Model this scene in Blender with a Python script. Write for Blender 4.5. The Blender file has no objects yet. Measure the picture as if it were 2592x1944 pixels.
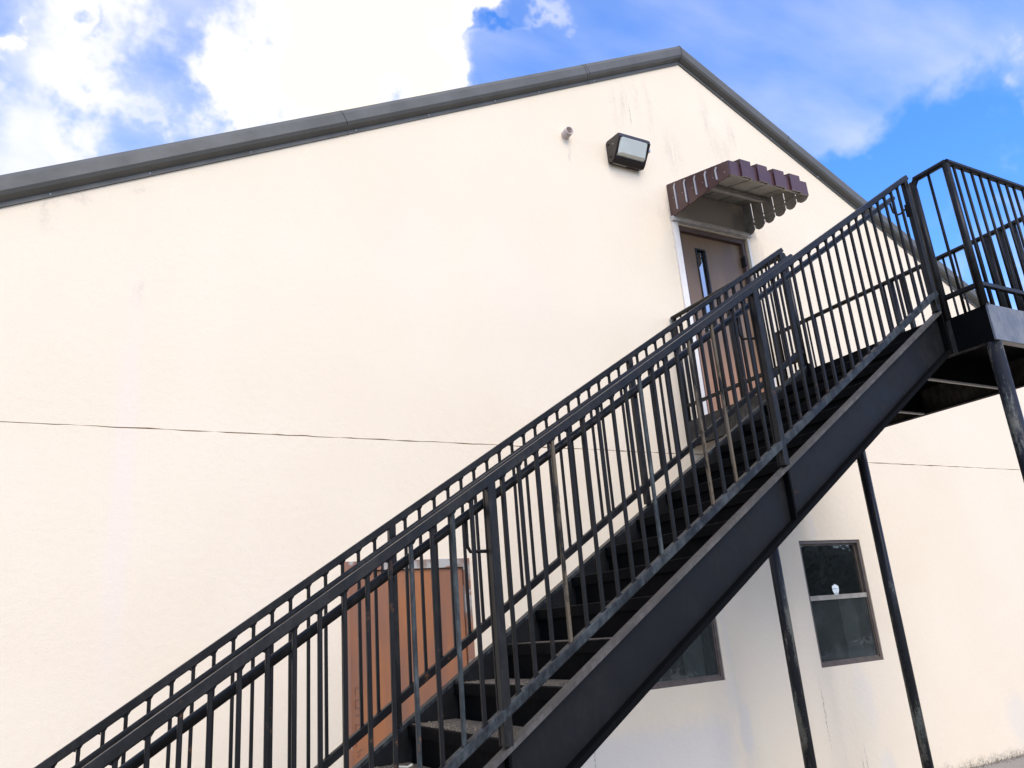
import bpy, bmesh, math, random
from mathutils import Vector, Matrix
random.seed(7)
sc = bpy.context.scene
C = sc.collection
PI = math.pi

# ------------------------------------------------------------------ camera
cam_d = bpy.data.cameras.new("camera")
cam = bpy.data.objects.new("camera", cam_d)
C.objects.link(cam)
sc.camera = cam
R_ = Vector((0.87652, -0.47466, -0.08056)).normalized()
F_ = Vector((0.475, 0.827, 0.300)).normalized()
R_ = Vector((0.877, -0.475, -0.077)); R_ = (R_ - F_ * R_.dot(F_)).normalized()
U_ = R_.cross(F_).normalized()
m = Matrix(((R_.x, U_.x, -F_.x, 0), (R_.y, U_.y, -F_.y, -5.4), (R_.z, U_.z, -F_.z, 0), (0, 0, 0, 1)))
cam.matrix_world = m
cam_d.sensor_width = 36
cam_d.lens = 27.67
cam_d.clip_end = 2000
cam_d.clip_start = 0.05

# ------------------------------------------------------------------ sun and exposure
SUN_EL, SUN_AZ = math.radians(42), math.radians(184)      # azimuth clockwise from +Y: behind the camera
sun_d = bpy.data.lights.new("sun", 'SUN')
sun_d.energy = 2.2
sun_d.angle = math.radians(38)
sun_d.color = (1.0, 0.93, 0.82)
sun = bpy.data.objects.new("sun", sun_d)
C.objects.link(sun)
sdir = Vector((math.sin(SUN_AZ) * math.cos(SUN_EL), math.cos(SUN_AZ) * math.cos(SUN_EL), math.sin(SUN_EL)))
sun.rotation_euler = sdir.to_track_quat('Z', 'Y').to_euler()
sun.location = sdir * 30
sc.view_settings.view_transform = 'Standard'
sc.view_settings.look = 'None'
sc.view_settings.gamma = 1
sc.view_settings.use_curve_mapping = False
sc.view_settings.exposure = 0.25

# ------------------------------------------------------------------ node helpers
class NT:
    def __init__(s, nt):
        s.nt = nt
    def n(s, t, **kw):
        x = s.nt.nodes.new(t)
        for k, v in kw.items():
            setattr(x, k, v)
        return x
    def link(s, a, b):
        s.nt.links.new(a, b)
    def put(s, sock, v):
        if hasattr(v, 'is_output') or isinstance(v, bpy.types.NodeSocket):
            s.link(v, sock)
        else:
            if sock.type == 'RGBA' and len(v) == 3:
                v = (*v, 1)
            sock.default_value = v
    def math(s, op, a, b=None, c=None, clamp=False):
        x = s.n('ShaderNodeMath', operation=op, use_clamp=clamp)
        s.put(x.inputs[0], a)
        if b is not None: s.put(x.inputs[1], b)
        if c is not None: s.put(x.inputs[2], c)
        return x.outputs[0]
    def vmath(s, op, a, b=None):
        x = s.n('ShaderNodeVectorMath', operation=op)
        s.put(x.inputs[0], a)
        if b is not None: s.put(x.inputs[1], b)
        return x.outputs['Value'] if op in ('LENGTH', 'DOT_PRODUCT') else x.outputs[0]
    def mr(s, v, a, b, c=0.0, d=1.0, smooth=True):
        x = s.n('ShaderNodeMapRange')
        x.interpolation_type = 'SMOOTHSTEP' if smooth else 'LINEAR'
        s.put(x.inputs['Value'], v)
        s.put(x.inputs['From Min'], a); s.put(x.inputs['From Max'], b)
        s.put(x.inputs['To Min'], c); s.put(x.inputs['To Max'], d)
        return x.outputs[0]
    def mix(s, f, a, b):
        x = s.n('ShaderNodeMix', data_type='RGBA')
        s.put(x.inputs[0], f); s.put(x.inputs[6], a); s.put(x.inputs[7], b)
        return x.outputs[2]
    def noise(s, vec, scale, detail=4, rough=0.55, dist=0.0, out=0):
        x = s.n('ShaderNodeTexNoise')
        if vec is not None: s.link(vec, x.inputs['Vector'])
        x.inputs['Scale'].default_value = scale
        x.inputs['Detail'].default_value = detail
        x.inputs['Roughness'].default_value = rough
        x.inputs['Distortion'].default_value = dist
        return x.outputs[out]
    def pos(s):
        return s.n('ShaderNodeNewGeometry').outputs['Position']
    def scaled(s, vec, sc3):
        return s.vmath('MULTIPLY', vec, sc3)
    def blob(s, P, c, r, inner=0.0):
        d = s.vmath('SUBTRACT', P, c)
        d = s.vmath('MULTIPLY', d, (1 / r[0], (1 / r[1]) if r[1] else 0, 1 / r[2]))
        return s.mr(s.vmath('LENGTH', d), 1.0, inner)

# ------------------------------------------------------------------ world: sky with clouds
world = bpy.data.worlds.new("World")
sc.world = world
world.use_nodes = True
w = NT(world.node_tree)
world.node_tree.nodes.clear()
wo = w.n('ShaderNodeOutputWorld')
bg = w.n('ShaderNodeBackground')
bg.inputs['Strength'].default_value = 0.1
w.link(bg.outputs[0], wo.inputs[0])
sky = w.n('ShaderNodeTexSky')
sky.sky_type = 'NISHITA'
sky.sun_disc = False
sky.sun_elevation = SUN_EL
sky.sun_rotation = SUN_AZ
sky.altitude = 0
sky.air_density = 1.0
sky.dust_density = 0.6
sky.ozone_density = 2.0
D_ = w.n('ShaderNodeTexCoord').outputs['Generated']
Dn = w.vmath('NORMALIZE', D_)
warp = w.noise(Dn, 3.0, 3, 0.5, 0, 1)
Dw = w.vmath('ADD', Dn, w.vmath('MULTIPLY', w.vmath('SUBTRACT', warp, (0.5, 0.5, 0.5)), (0.10, 0.10, 0.10)))
warp2 = w.noise(Dn, 16, 4, 0.55, 0, 1)
Dw = w.vmath('ADD', Dw, w.vmath('MULTIPLY', w.vmath('SUBTRACT', warp2, (0.5, 0.5, 0.5)), (0.030, 0.030, 0.030)))

def pix(x, y):        # direction in the world seen at a place of the 2592 x 1944 photograph (used once to place the clouds)
    return tuple((F_ * 1992.26 + R_ * (x - 1296) - U_ * (y - 972)).normalized())

def cblob(x, y, deg, wt, inner=0.25):
    dp = w.vmath('DOT_PRODUCT', Dw, pix(x, y))
    f = w.mr(dp, math.cos(math.radians(deg)), math.cos(math.radians(deg * inner)))
    return w.math('MULTIPLY', f, wt)

blobs = [(720, 30, 11, 1.7, .3), (880, 110, 10, 1.3, .4), (1010, 150, 5.5, 1.0, .5), (850, 300, 9, 1.1, .2), (420, 30, 10, 0.95, .0),
         (120, 40, 10, 0.30, .0), (250, 330, 8, 0.65, .0), (600, 330, 8, 0.6, .0), (100, 440, 8, .35, .0),
         (20, 220, 6.5, -0.50, .0), (215, 40, 3.5, .8, .0), (430, 205, 6.5, -2.0, .0), (1190, 40, 4, -0.4, .0), (1250, 290, 4, -0.4, .0),
         (2150, -20, 9, 0.35, .0), (1900, 40, 7, 0.30, .0), (1650, 180, 6, 0.25, .0), (1400, -40, 5, 0.35, .0), (2500, 90, 7, 1.2, .0),
         (2330, 450, 11, -1.0, .3), (2030, 330, 9, -0.7, .0), (2290, 180, 4.0, -0.7, .0), (2560, 760, 8, 0.6, .0)]
acc = None
for b_ in blobs:
    v = cblob(*b_)
    acc = v if acc is None else w.math('ADD', acc, v)
# a layer of broken cloud laid on a flat sheet overhead, so it goes on the same way all round
sep = w.n('ShaderNodeSeparateXYZ'); w.link(Dn, sep.inputs[0])
zc = w.math('ADD', w.math('MAXIMUM', sep.outputs[2], 0.0), 0.18)
comb = w.n('ShaderNodeCombineXYZ')
w.link(w.math('DIVIDE', sep.outputs[0], zc), comb.inputs[0]); w.link(w.math('DIVIDE', sep.outputs[1], zc), comb.inputs[1])
sheet = comb.outputs[0]
n1 = w.noise(w.scaled(sheet, (1.0, 1.5, 1)), 1.5, 6, 0.52, 0.1)
n2 = w.noise(w.scaled(sheet, (1.0, 3.0, 1)), 3.0, 5, 0.5, 0.15)
base = w.math('ADD', w.math('ADD', w.math('MULTIPLY', n1, 1.35), w.math('MULTIPLY', n2, 0.75)), 0.32)
field = w.math('ADD', base, acc)
mask = w.mr(field, 0.80, 2.25)
# everywhere out of view: bright broken cloud, thickened to whiten the fill light
core = w.mr(acc, 1.3, 3.0)
skyc = w.n('ShaderNodeHueSaturation'); w.link(sky.outputs[0], skyc.inputs['Color'])
skyc.inputs['Saturation'].default_value = 1.3
skyc.inputs['Value'].default_value = 3.3
cl = w.mix(core, (8.6, 8.7, 9.4), (10.2, 9.4, 8.2))
ccol = w.mix(mask, w.vmath('MULTIPLY', skyc.outputs[0], (0.74, 0.775, 1.0)), cl)
w.link(ccol, bg.inputs['Color'])

# ------------------------------------------------------------------ materials
def newmat(name):
    mt = bpy.data.materials.new(name); mt.use_nodes = True
    t = NT(mt.node_tree); p = mt.node_tree.nodes['Principled BSDF']
    return mt, t, p

def bump(t, p, h, strength, dist):
    b = t.n('ShaderNodeBump'); b.inputs['Strength'].default_value = strength; b.inputs['Distance'].default_value = dist
    t.link(h, b.inputs['Height']); t.link(b.outputs[0], p.inputs['Normal'])

def mat_steel(name, *, spec=0.20, base=(0.0062, 0.0055, 0.0050), faded=(0.021, 0.020, 0.018), fade=0.5, rust=0.5, rough=0.48, rustcol=(0.20, 0.085, 0.03), extra=None):
    mt, t, p = newmat(name); P = t.pos()
    a = t.noise(P, 5, 6, 0.65)
    b = t.noise(t.scaled(P, (1, 1, 0.35)), 38, 5, 0.7)
    f = t.mr(t.math('ADD', t.math('MULTIPLY', a, 0.6), t.math('MULTIPLY', b, 0.5)), 0.56 - 0.1 * fade, 0.80 - 0.1 * fade)
    c = t.mix(t.math('MULTIPLY', f, fade), base, faded)
    r = t.noise(P, 22, 7, 0.75)
    r2 = t.noise(P, 2.2, 3, 0.5)
    rf = t.mr(t.math('ADD', r, t.math('MULTIPLY', r2, 0.35)), 0.86 - 0.10 * rust, 0.95 - 0.10 * rust)
    c = t.mix(t.math('MULTIPLY', rf, min(1, rust)), c, rustcol)
    if extra:
        c = extra(t, P, c)
    t.link(c, p.inputs['Base Color'])
    t.link(t.mr(t.math('ADD', a, t.math('MULTIPLY', rf, 0.4)), 0.3, 0.9, rough - 0.12, rough + 0.25), p.inputs['Roughness'])
    bump(t, p, t.noise(P, 160, 5, 0.7), 0.25, 0.002)
    p.inputs['Specular IOR Level'].default_value = spec
    return mt

STEEL = mat_steel("black_painted_steel")
STRINGER = mat_steel("black_painted_stringer_steel", base=(0.0062, 0.0060, 0.0060), faded=(0.013, 0.0132, 0.013), fade=0.6, rust=0.25, rough=0.55)
FLANGE = mat_steel("worn_stringer_flange", base=(0.06, 0.053, 0.045), faded=(0.125, 0.112, 0.095), fade=0.8, rust=0.6, rough=0.6)
RAIL = mat_steel("weathered_rail_steel", base=(0.0095, 0.0088, 0.0078), faded=(0.028, 0.026, 0.023), fade=0.8, rust=0.3, rough=0.40)
LOWRAIL = mat_steel("chalked_bottom_rail_steel", base=(0.010, 0.011, 0.012), faded=(0.060, 0.068, 0.066), fade=0.9, rust=0.45, rough=0.45)
FACE = mat_steel("faded_landing_fascia_steel", base=(0.12, 0.13, 0.145), faded=(0.20, 0.205, 0.21), fade=1.0, rust=0.35, rough=0.5, rustcol=(0.12, 0.10, 0.085))
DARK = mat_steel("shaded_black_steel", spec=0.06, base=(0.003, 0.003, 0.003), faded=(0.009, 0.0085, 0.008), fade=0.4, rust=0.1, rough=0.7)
def worn_low(t, P, c):
    n = t.noise(t.scaled(P, (1, 1, 0.25)), 16, 5, 0.7)
    return t.mix(t.mr(n, 0.40, 0.52), c, t.mix(t.noise(P, 9), (0.12, 0.075, 0.03), (0.10, 0.09, 0.07)))
WORN = mat_steel("peeling_baluster_steel", extra=worn_low, rough=0.6)
PALE = mat_steel("pale_worn_baluster_steel", base=(0.02, 0.024, 0.024), faded=(0.08, 0.09, 0.085), fade=0.9, rust=0.5, rough=0.5)
def post_wear(t, P, c):
    n = t.noise(t.scaled(P, (1, 1, 0.16)), 11, 6, 0.7)
    n = t.math('ADD', n, t.math('MULTIPLY', t.noise(P, 60, 4), 0.2))
    return t.mix(t.mr(n, 0.60, 0.74), c, t.mix(t.noise(P, 7), (0.16, 0.11, 0.06), (0.13, 0.17, 0.16)))
POST = mat_steel("chipped_support_post_steel", base=(0.016, 0.017, 0.02), extra=post_wear, rough=0.36)
PALE_EDGE = mat_steel("pale_edge_steel", base=(0.36, 0.33, 0.29), faded=(0.5, 0.47, 0.42), fade=0.8, rust=0.4, rough=0.6)

# treads: grit filled steel pans
def mat_grit():
    mt, t, p = newmat("gritty_tread_fill"); P = t.pos()
    a = t.noise(P, 220, 3, 0.8); b = t.noise(P, 9, 5, 0.6)
    c = t.mix(t.mr(a, 0.45, 0.62), (0.02, 0.016, 0.012), (0.34, 0.27, 0.18))
    c = t.mix(t.mr(b, 0.28, 0.5), (0.06, 0.05, 0.04), c)
    t.link(c, p.inputs['Base Color']); p.inputs['Roughness'].default_value = 0.9
    bump(t, p, a, 0.9, 0.006)
    return mt
GRIT = mat_grit()

# stucco
def mat_wall():
    mt, t, p = newmat("cream_stucco"); P = t.pos()
    big = t.noise(P, 0.9, 4, 0.5)
    c = t.mix(t.mr(big, 0.3, 0.7), (0.80, 0.665, 0.47), (0.82, 0.69, 0.50))
    sp = t.noise(P, 90, 4, 0.7)
    c = t.mix(t.mr(sp, 0.35, 0.75, 0.0, 0.10), c, (0.70, 0.63, 0.56))
    wob = t.vmath('MULTIPLY', t.vmath('SUBTRACT', t.noise(P, 7, 5, 0.7, 0, 1), (0.5, 0.5, 0.5)), (0.22, 0.0, 0.22))
    Pw = t.vmath('ADD', P, wob)
    streak = t.noise(t.scaled(P, (13, 1, 1.3)), 1.0, 5, 0.65)
    spots = t.noise(P, 34, 5, 0.8)
    def lay_tone(c, f, col, k):
        return t.mix(t.math('MULTIPLY', f, k), c, col)
    # runs below the rake, right of centre
    for (x, z, rx, rz, k) in [(4.62, 5.10, .13, .38, .6), (4.74, 5.22, .06, .30, .8), (4.90, 5.28, .045, .50, .6), (5.06, 5.22, .07, .55, .6), (5.88, 5.30, .12, .55, .6), (6.25, 5.22, .10, .28, .7), (6.02, 4.95, .30, .35, .5), (5.30, 4.75, .22, .40, .5),
                              (6.64, 4.75, .07, .22, .7), (-.30, 2.88, .07, .24, .6), (0.27, 2.38, .05, .12, .5), (0.24, 3.16, .12, .06, .5), (-.12, 3.0, .14, .05, .6), (6.38, 3.75, .14, .25, .6), (5.02, 3.95, .08, .18, .5), (3.97, 4.38, .025, .16, .6), (3.56, 4.75, .07, .30, .2)]:
        f = t.math('MULTIPLY', t.blob(Pw, (x, 0, z), (rx, 0, rz)), t.mr(t.math('ADD', t.math('MULTIPLY', streak, .55), t.math('MULTIPLY', spots, .5)), .44, .62))
        c = lay_tone(c, f, (0.54, 0.45, 0.35), k * .85)
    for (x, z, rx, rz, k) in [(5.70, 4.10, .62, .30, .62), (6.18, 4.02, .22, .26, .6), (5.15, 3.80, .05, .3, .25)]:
        c = lay_tone(c, t.blob(Pw, (x, 0, z), (rx, 0, rz), .55), (0.24, 0.225, 0.20), k)  # darker grey area of wall under the awning, smudged at the right
    # broad faint warm bands from old patching
    for (x, z, rx, rz, k) in [(0.25, 0.9, .12, 2.4, .42), (1.15, -.2, .5, 2.2, .12), (3.3, 2.7, .8, 1.6, .15), (2.2, 3.2, .5, 1.0, .12)]:
        c = lay_tone(c, t.blob(P, (x, 0, z), (rx, 0, rz)), (0.80, 0.66, 0.56), k)
    # greyer area low on the wall, then touch-up patches and painted post shadows
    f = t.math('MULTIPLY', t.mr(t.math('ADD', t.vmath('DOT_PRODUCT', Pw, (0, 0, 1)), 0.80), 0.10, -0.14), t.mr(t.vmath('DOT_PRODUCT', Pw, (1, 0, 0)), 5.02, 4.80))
    c = lay_tone(c, f, (0.66, 0.61, 0.53), .7)
    for (x, z, rx, rz, k) in [(5.10, -.95, .10, .34, .6), (5.0, -.66, .13, .2, .3), (6.62, -.85, .20, .40, .45), (6.75, -1.45, .16, .2, .6), (8.95, -1.28, .3, .34, .5), (5.05, -1.45, .12, .25, .5), (6.34, .9, .06, .9, .35), (5.02, .0, .05, .9, .3)]:  # last two: soft shadows of the support posts, painted as streaks
        c = lay_tone(c, t.blob(Pw, (x, 0, z), (rx, 0, rz), .3), (0.64, 0.60, 0.545), k * .75)
    for (x, z, rx, rz, k) in [(6.50, -1.0, .2, .3, .5), (5.25, -1.2, .16, .5, .55), (6.6, -1.4, .25, .3, .4), (4.15, 1.0, .9, .3, .2)]:
        c = lay_tone(c, t.blob(Pw, (x, 0, z), (rx, 0, rz), .2), (0.80, 0.70, 0.50), k)
    # hairline crack under the window and scabs at the foot
    wl = t.vmath('ADD', P, t.vmath('MULTIPLY', t.vmath('SUBTRACT', t.noise(P, 9, 4, 0.7, 0, 1), (0.5, 0.5, 0.5)), (0.05, 0, 0)))
    for (x, z, rz) in [(6.06, -.92, .42), (6.43, -1.45, .2), (3.55, -.9, .6), (4.79, 5.06, .20), (6.48, -1.4, .25)]:
        c = lay_tone(c, t.math('MULTIPLY', t.blob(wl, (x, 0, z), (.008, 0, rz), .2), t.mr(spots, .4, .55)), (0.22, 0.18, 0.15), .7)
    foot = t.mr(t.math('ADD', t.vmath('DOT_PRODUCT', Pw, (0, 0, 1)), 1.62), 0.10, 0.0)
    c = lay_tone(c, t.math('MULTIPLY', foot, t.mr(spots, .4, .6)), (0.20, 0.17, 0.12), .8)
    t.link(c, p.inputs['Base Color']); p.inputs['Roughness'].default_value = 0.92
    h = t.math('ADD', t.noise(P, 120, 5, 0.7), t.math('MULTIPLY', t.noise(P, 18, 4, 0.6), 1.2))
    bump(t, p, h, 0.6, 0.004)
    return mt
WALL = mat_wall()

def simple(name, col, rough=0.6, var=0.15, scale=12, bmp=0.0, metal=0.0, col2=None):
    mt, t, p = newmat(name); P = t.pos()
    n = t.noise(P, scale, 5, 0.6)
    c2 = col2 or tuple(x * (1 - var) for x in col)
    t.link(t.mix(t.mr(n, 0.35, 0.65), col, c2), p.inputs['Base Color'])
    t.link(t.mr(n, 0.3, 0.7, rough * 0.85, min(1, rough * 1.1)), p.inputs['Roughness'])
    p.inputs['Metallic'].default_value = metal
    if bmp: bump(t, p, t.noise(P, scale * 12, 4, 0.7), bmp, 0.003)
    return mt
TRIM = simple("grey_coated_rake_metal", (0.100, 0.096, 0.080), 0.6, 0.14, 3)
ROOF = simple("grey_roof_metal", (0.16, 0.16, 0.16), 0.5)
GAP = simple("dark_joint", (0.13, 0.10, 0.08), 0.9)
SCREW = simple("bright_screw", (0.55, 0.55, 0.55), 0.3, metal=0.8)
BRONZE = simple("bronze_window_metal", (0.13, 0.098, 0.074), 0.45, 0.3, 14)
RAILTAN = simple("tan_meeting_rail", (0.36, 0.32, 0.25), 0.5, 0.25, 14)
WHITE = simple("white_painted_trim", (0.86, 0.79, 0.68), 0.55, 0.08, 8)
GREYFLASH = simple("grey_flashing", (0.66, 0.62, 0.56), 0.5, 0.3, 9)
MAROON = simple("maroon_awning_metal", (0.085, 0.036, 0.030), 0.34, 0.35, 5, col2=(0.06, 0.024, 0.024))
AWNGREY = simple("grey_awning_underside", (0.42, 0.395, 0.34), 0.6, 0.25, 6)
ALU = simple("bare_aluminium_edge", (0.60, 0.60, 0.60), 0.35, 0.15, 20, metal=0.5)
LAMPBODY = simple("dark_bronze_lamp_body", (0.028, 0.020, 0.016), 0.4, 0.3, 20)
PIPE = simple("painted_pipe", (0.66, 0.55, 0.47), 0.6, 0.3, 20)
PIPEIN = simple("rusty_pipe_inside", (0.13, 0.07, 0.05), 0.9, 0.3, 30)
ROOM = simple("dim_room", (0.035, 0.033, 0.03), 0.9)
CURTAIN = simple("grey_curtain", (0.62, 0.63, 0.63), 0.9, 0.2, 10)
STICK = simple("white_sticker", (0.85, 0.88, 0.84), 0.5, 0.03)
INK = simple("green_grey_ink", (0.25, 0.34, 0.29), 0.6)
BLACK = simple("black_rubber", (0.012, 0.012, 0.012), 0.6)
LABEL = simple("faded_label", (0.33, 0.31, 0.28), 0.6)
BULB = simple("yellow_bulb_socket", (0.75, 0.68, 0.30), 0.3)
REFLECTOR = simple("lamp_reflector", (0.50, 0.52, 0.45), 0.35, 0.1, 10, metal=0.3)

def mat_door(name, a, b, zlo, zhi, peel=False, lowz=None):
    mt, t, p = newmat(name); P = t.pos()
    n = t.noise(t.scaled(P, (3, 1, 0.7)), 1.6, 5, 0.6)
    c = t.mix(t.mr(n, 0.35, 0.65), a, b)
    f = t.noise(P, 70, 4, 0.7)
    c = t.mix(t.mr(f, 0.5, 0.8, 0, 0.25), c, tuple(x * 0.6 for x in a))
    if lowz:  # mixes to a paler orange-brown below this height
        g_ = t.mr(t.math('ADD', t.vmath('DOT_PRODUCT', P, (0, 0, 1)), t.math('MULTIPLY', t.math('SUBTRACT', n, .5), .5)), lowz, lowz - .5)
        c = t.mix(t.math('MULTIPLY', g_, .75), c, (0.40, 0.20, 0.105))
    if peel:
        q = t.noise(t.scaled(P, (1, 1, 1)), 9, 2, 0.4)
        q = t.math('ADD', q, t.math('MULTIPLY', t.math('ADD', t.blob(P, (2.2, 0, .54), (.5, 0, .12), .4), t.blob(P, (2.60, 0, .25), (.08, 0, .3), .3)), .25))
        c = t.mix(t.mr(q, 0.60, 0.63), c, t.mix(t.mr(t.noise(P, 5), 0.42, 0.58), (0.40, 0.38, 0.33), (0.24, 0.17, 0.125)))
    t.link(c, p.inputs['Base Color']); p.inputs['Roughness'].default_value = 0.5
    bump(t, p, f, 0.15, 0.002)
    return mt
DOORUP = mat_door("brown_painted_door", (0.185, 0.112, 0.062), (0.23, 0.140, 0.075), 0, 1, lowz=2.75)
DOORFRAME = simple("brown_door_frame", (0.13, 0.085, 0.075), 0.5, 0.2, 10)
DOORLO = mat_door("rust_orange_door", (0.35, 0.13, 0.042), (0.24, 0.105, 0.055), 0, 1)
FRAMELO = mat_door("peeling_orange_frame", (0.30, 0.125, 0.055), (0.24, 0.12, 0.075), 0, 1, True)

def mat_glass(name, tint, dust, refl=1.0, dustcol=(0.30, 0.32, 0.30), bend=0.0, floor=0.35):
    mt = bpy.data.materials.new(name); mt.use_nodes = True
    t = NT(mt.node_tree); mt.node_tree.nodes.clear()
    o = t.n('ShaderNodeOutputMaterial'); P = t.pos()
    tr = t.n('ShaderNodeBsdfTransparent'); tr.inputs[0].default_value = (*tint, 1)
    gl = t.n('ShaderNodeBsdfGlossy'); gl.inputs['Roughness'].default_value = 0.015; gl.inputs['Color'].default_value = (1, 1, 1, 1)
    fr = t.n('ShaderNodeFresnel'); fr.inputs['IOR'].default_value = 1.65
    if bend:
        b = t.n('ShaderNodeBump'); b.inputs['Strength'].default_value = bend; b.inputs['Distance'].default_value = 0.01
        t.link(t.noise(P, 5, 2, 0.4), b.inputs['Height']); t.link(b.outputs[0], gl.inputs['Normal'])
    m1 = t.n('ShaderNodeMixShader')
    t.link(t.math('MULTIPLY', fr.outputs[0], refl, clamp=True), m1.inputs[0]); t.link(tr.outputs[0], m1.inputs[1]); t.link(gl.outputs[0], m1.inputs[2])
    df = t.n('ShaderNodeBsdfDiffuse'); df.inputs[0].default_value = (*dustcol, 1)
    m2 = t.n('ShaderNodeMixShader')
    dn = t.mr(t.math('ADD', t.math('MULTIPLY', t.noise(P, 4, 5, 0.6), .7), t.math('MULTIPLY', t.noise(P, 160, 2, .5), .06)), 0.35, 0.7, dust * floor, dust)
    t.link(dn, m2.inputs[0]); t.link(m1.outputs[0], m2.inputs[1]); t.link(df.outputs[0], m2.inputs[2])
    t.link(m2.outputs[0], o.inputs[0])
    return mt
GLASS = mat_glass("window_glass", (0.70, 0.75, 0.73), 0.04, 1.7)
SCREENGLASS = mat_glass("screened_window_glass", (0.55, 0.58, 0.56), 0.38, 0.45, (0.20, 0.215, 0.20))
DOORGLASS = mat_glass("door_light_glass", (0.05, 0.06, 0.08), 0.01, 6.0)
LENS = mat_glass("hazy_lamp_lens", (0.85, 0.90, 0.84), 0.90, 1.8, (0.86, 0.90, 0.80), 0.3, 0.75)

def mat_ground():
    mt, t, p = newmat("pale_concrete_ground"); P = t.pos()
    c = t.mix(t.mr(t.noise(P, 0.5, 5, .6), .3, .7), (0.48, 0.43, 0.35), (0.40, 0.36, 0.295))
    c = t.mix(t.mr(t.noise(P, 140, 4, .8), .35, .7), (0.20, 0.18, 0.15), c)
    t.link(c, p.inputs['Base Color']); p.inputs['Roughness'].default_value = 0.95
    bump(t, p, t.noise(P, 80, 5, .7), 0.5, 0.01)
    return mt
GROUND = mat_ground()
def mat_leafy(name, a, b):
    return simple(name, a, 0.8, col2=b, scale=20)
WEED = mat_leafy("dry_weed", (0.10, 0.085, 0.045), (0.16, 0.13, 0.08))
BARK = mat_leafy("grey_bark", (0.055, 0.047, 0.04), (0.08, 0.07, 0.06))
HEDGE = mat_leafy("dark_evergreen", (0.02, 0.03, 0.016), (0.035, 0.05, 0.022))

# ------------------------------------------------------------------ mesh helpers
def box(bm, a, b):
    (x0, y0, z0), (x1, y1, z1) = a, b
    v = [bm.verts.new(p) for p in ((x0, y0, z0), (x1, y0, z0), (x1, y1, z0), (x0, y1, z0), (x0, y0, z1), (x1, y0, z1), (x1, y1, z1), (x0, y1, z1))]
    for f in ((0, 3, 2, 1), (4, 5, 6, 7), (0, 1, 5, 4), (1, 2, 6, 5), (2, 3, 7, 6), (3, 0, 4, 7)):
        bm.faces.new([v[i] for i in f])

def prism(bm, poly, axis, a, b):
    """extrude a polygon given in the two other axes along axis from a to b"""
    def P(u, v, w_):
        return {0: (w_, u, v), 1: (u, w_, v), 2: (u, v, w_)}[axis]
    A = [bm.verts.new(P(u, v, a)) for u, v in poly]
    B = [bm.verts.new(P(u, v, b)) for u, v in poly]
    n = len(poly)
    bm.faces.new(A); bm.faces.new(B[::-1])
    for i in range(n):
        bm.faces.new((A[i], B[i], B[(i + 1) % n], A[(i + 1) % n]))

def sect(w_, h, ch):
    a, b = w_ / 2, h / 2
    if ch <= 0: return [(-a, -b), (a, -b), (a, b), (-a, b)]
    return [(-a + ch, -b), (a - ch, -b), (a, -b + ch), (a, b - ch), (a - ch, b), (-a + ch, b), (-a, b - ch), (-a, -b + ch)]

def circ(r, n=12):
    return [(r * math.cos(2 * PI * i / n), r * math.sin(2 * PI * i / n)) for i in range(n)]

def sweep(bm, pts, sec, up=(0, 0, 1), smooth=False):
    """sweep a section (u sideways, v up) along the points with mitred corners"""
    pts = [Vector(p) for p in pts]; up = Vector(up)
    rings = []
    for i, p in enumerate(pts):
        d0 = (pts[i] - pts[i - 1]).normalized() if i else (pts[1] - pts[0]).normalized()
        d1 = (pts[i + 1] - pts[i]).normalized() if i < len(pts) - 1 else d0
        d = (d0 + d1).normalized()
        side = d0.cross(up)
        if side.length < 1e-4: side = Vector((1, 0, 0)) if abs(d0.x) < .9 else Vector((0, 1, 0))
        side.normalize(); u2 = side.cross(d0).normalized()
        ring = []
        for (a, b) in sec:
            q = p + side * a + u2 * b
            k = (p - q).dot(d) / max(1e-6, d0.dot(d))
            ring.append(bm.verts.new(q + d0 * k))
        rings.append(ring)
    n = len(sec)
    for r0, r1 in zip(rings, rings[1:]):
        for i in range(n):
            f = bm.faces.new((r0[i], r0[(i + 1) % n], r1[(i + 1) % n], r1[i])); f.smooth = smooth
    bm.faces.new(rings[0][::-1]); bm.faces.new(rings[-1])

def bar(bm, a, b, w_, h, ch=0.004, up=(0, 0, 1)):
    sweep(bm, [a, b], sect(w_, h, min(ch, w_ / 3, h / 3)), up)

def tube(bm, pts, r, n=12):
    # parallel transported round tube
    pts = [Vector(p) for p in pts]
    rings = []; u = None
    for i, p in enumerate(pts):
        d0 = (p - pts[i - 1]).normalized() if i else (pts[1] - p).normalized()
        d1 = (pts[i + 1] - p).normalized() if i < len(pts) - 1 else d0
        d = (d0 + d1).normalized()
        if u is None:
            u = d.orthogonal().normalized()
        u = (u - d * u.dot(d)).normalized(); v = d.cross(u)
        rings.append([bm.verts.new(p + u * (r * math.cos(2 * PI * k / n)) + v * (r * math.sin(2 * PI * k / n))) for k in range(n)])
    for r0, r1 in zip(rings, rings[1:]):
        for i in range(n):
            f = bm.faces.new((r0[i], r0[(i + 1) % n], r1[(i + 1) % n], r1[i])); f.smooth = True
    bm.faces.new(rings[0][::-1]); bm.faces.new(rings[-1])

WL = {}
def link(name, me, parent, origin):
    o = bpy.data.objects.new(name, me); C.objects.link(o)
    origin = Vector(origin)
    if parent is not None:
        o.parent = parent; o.location = origin - WL[parent.name]
    else:
        o.location = origin
    WL[o.name] = origin
    return o

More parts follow.
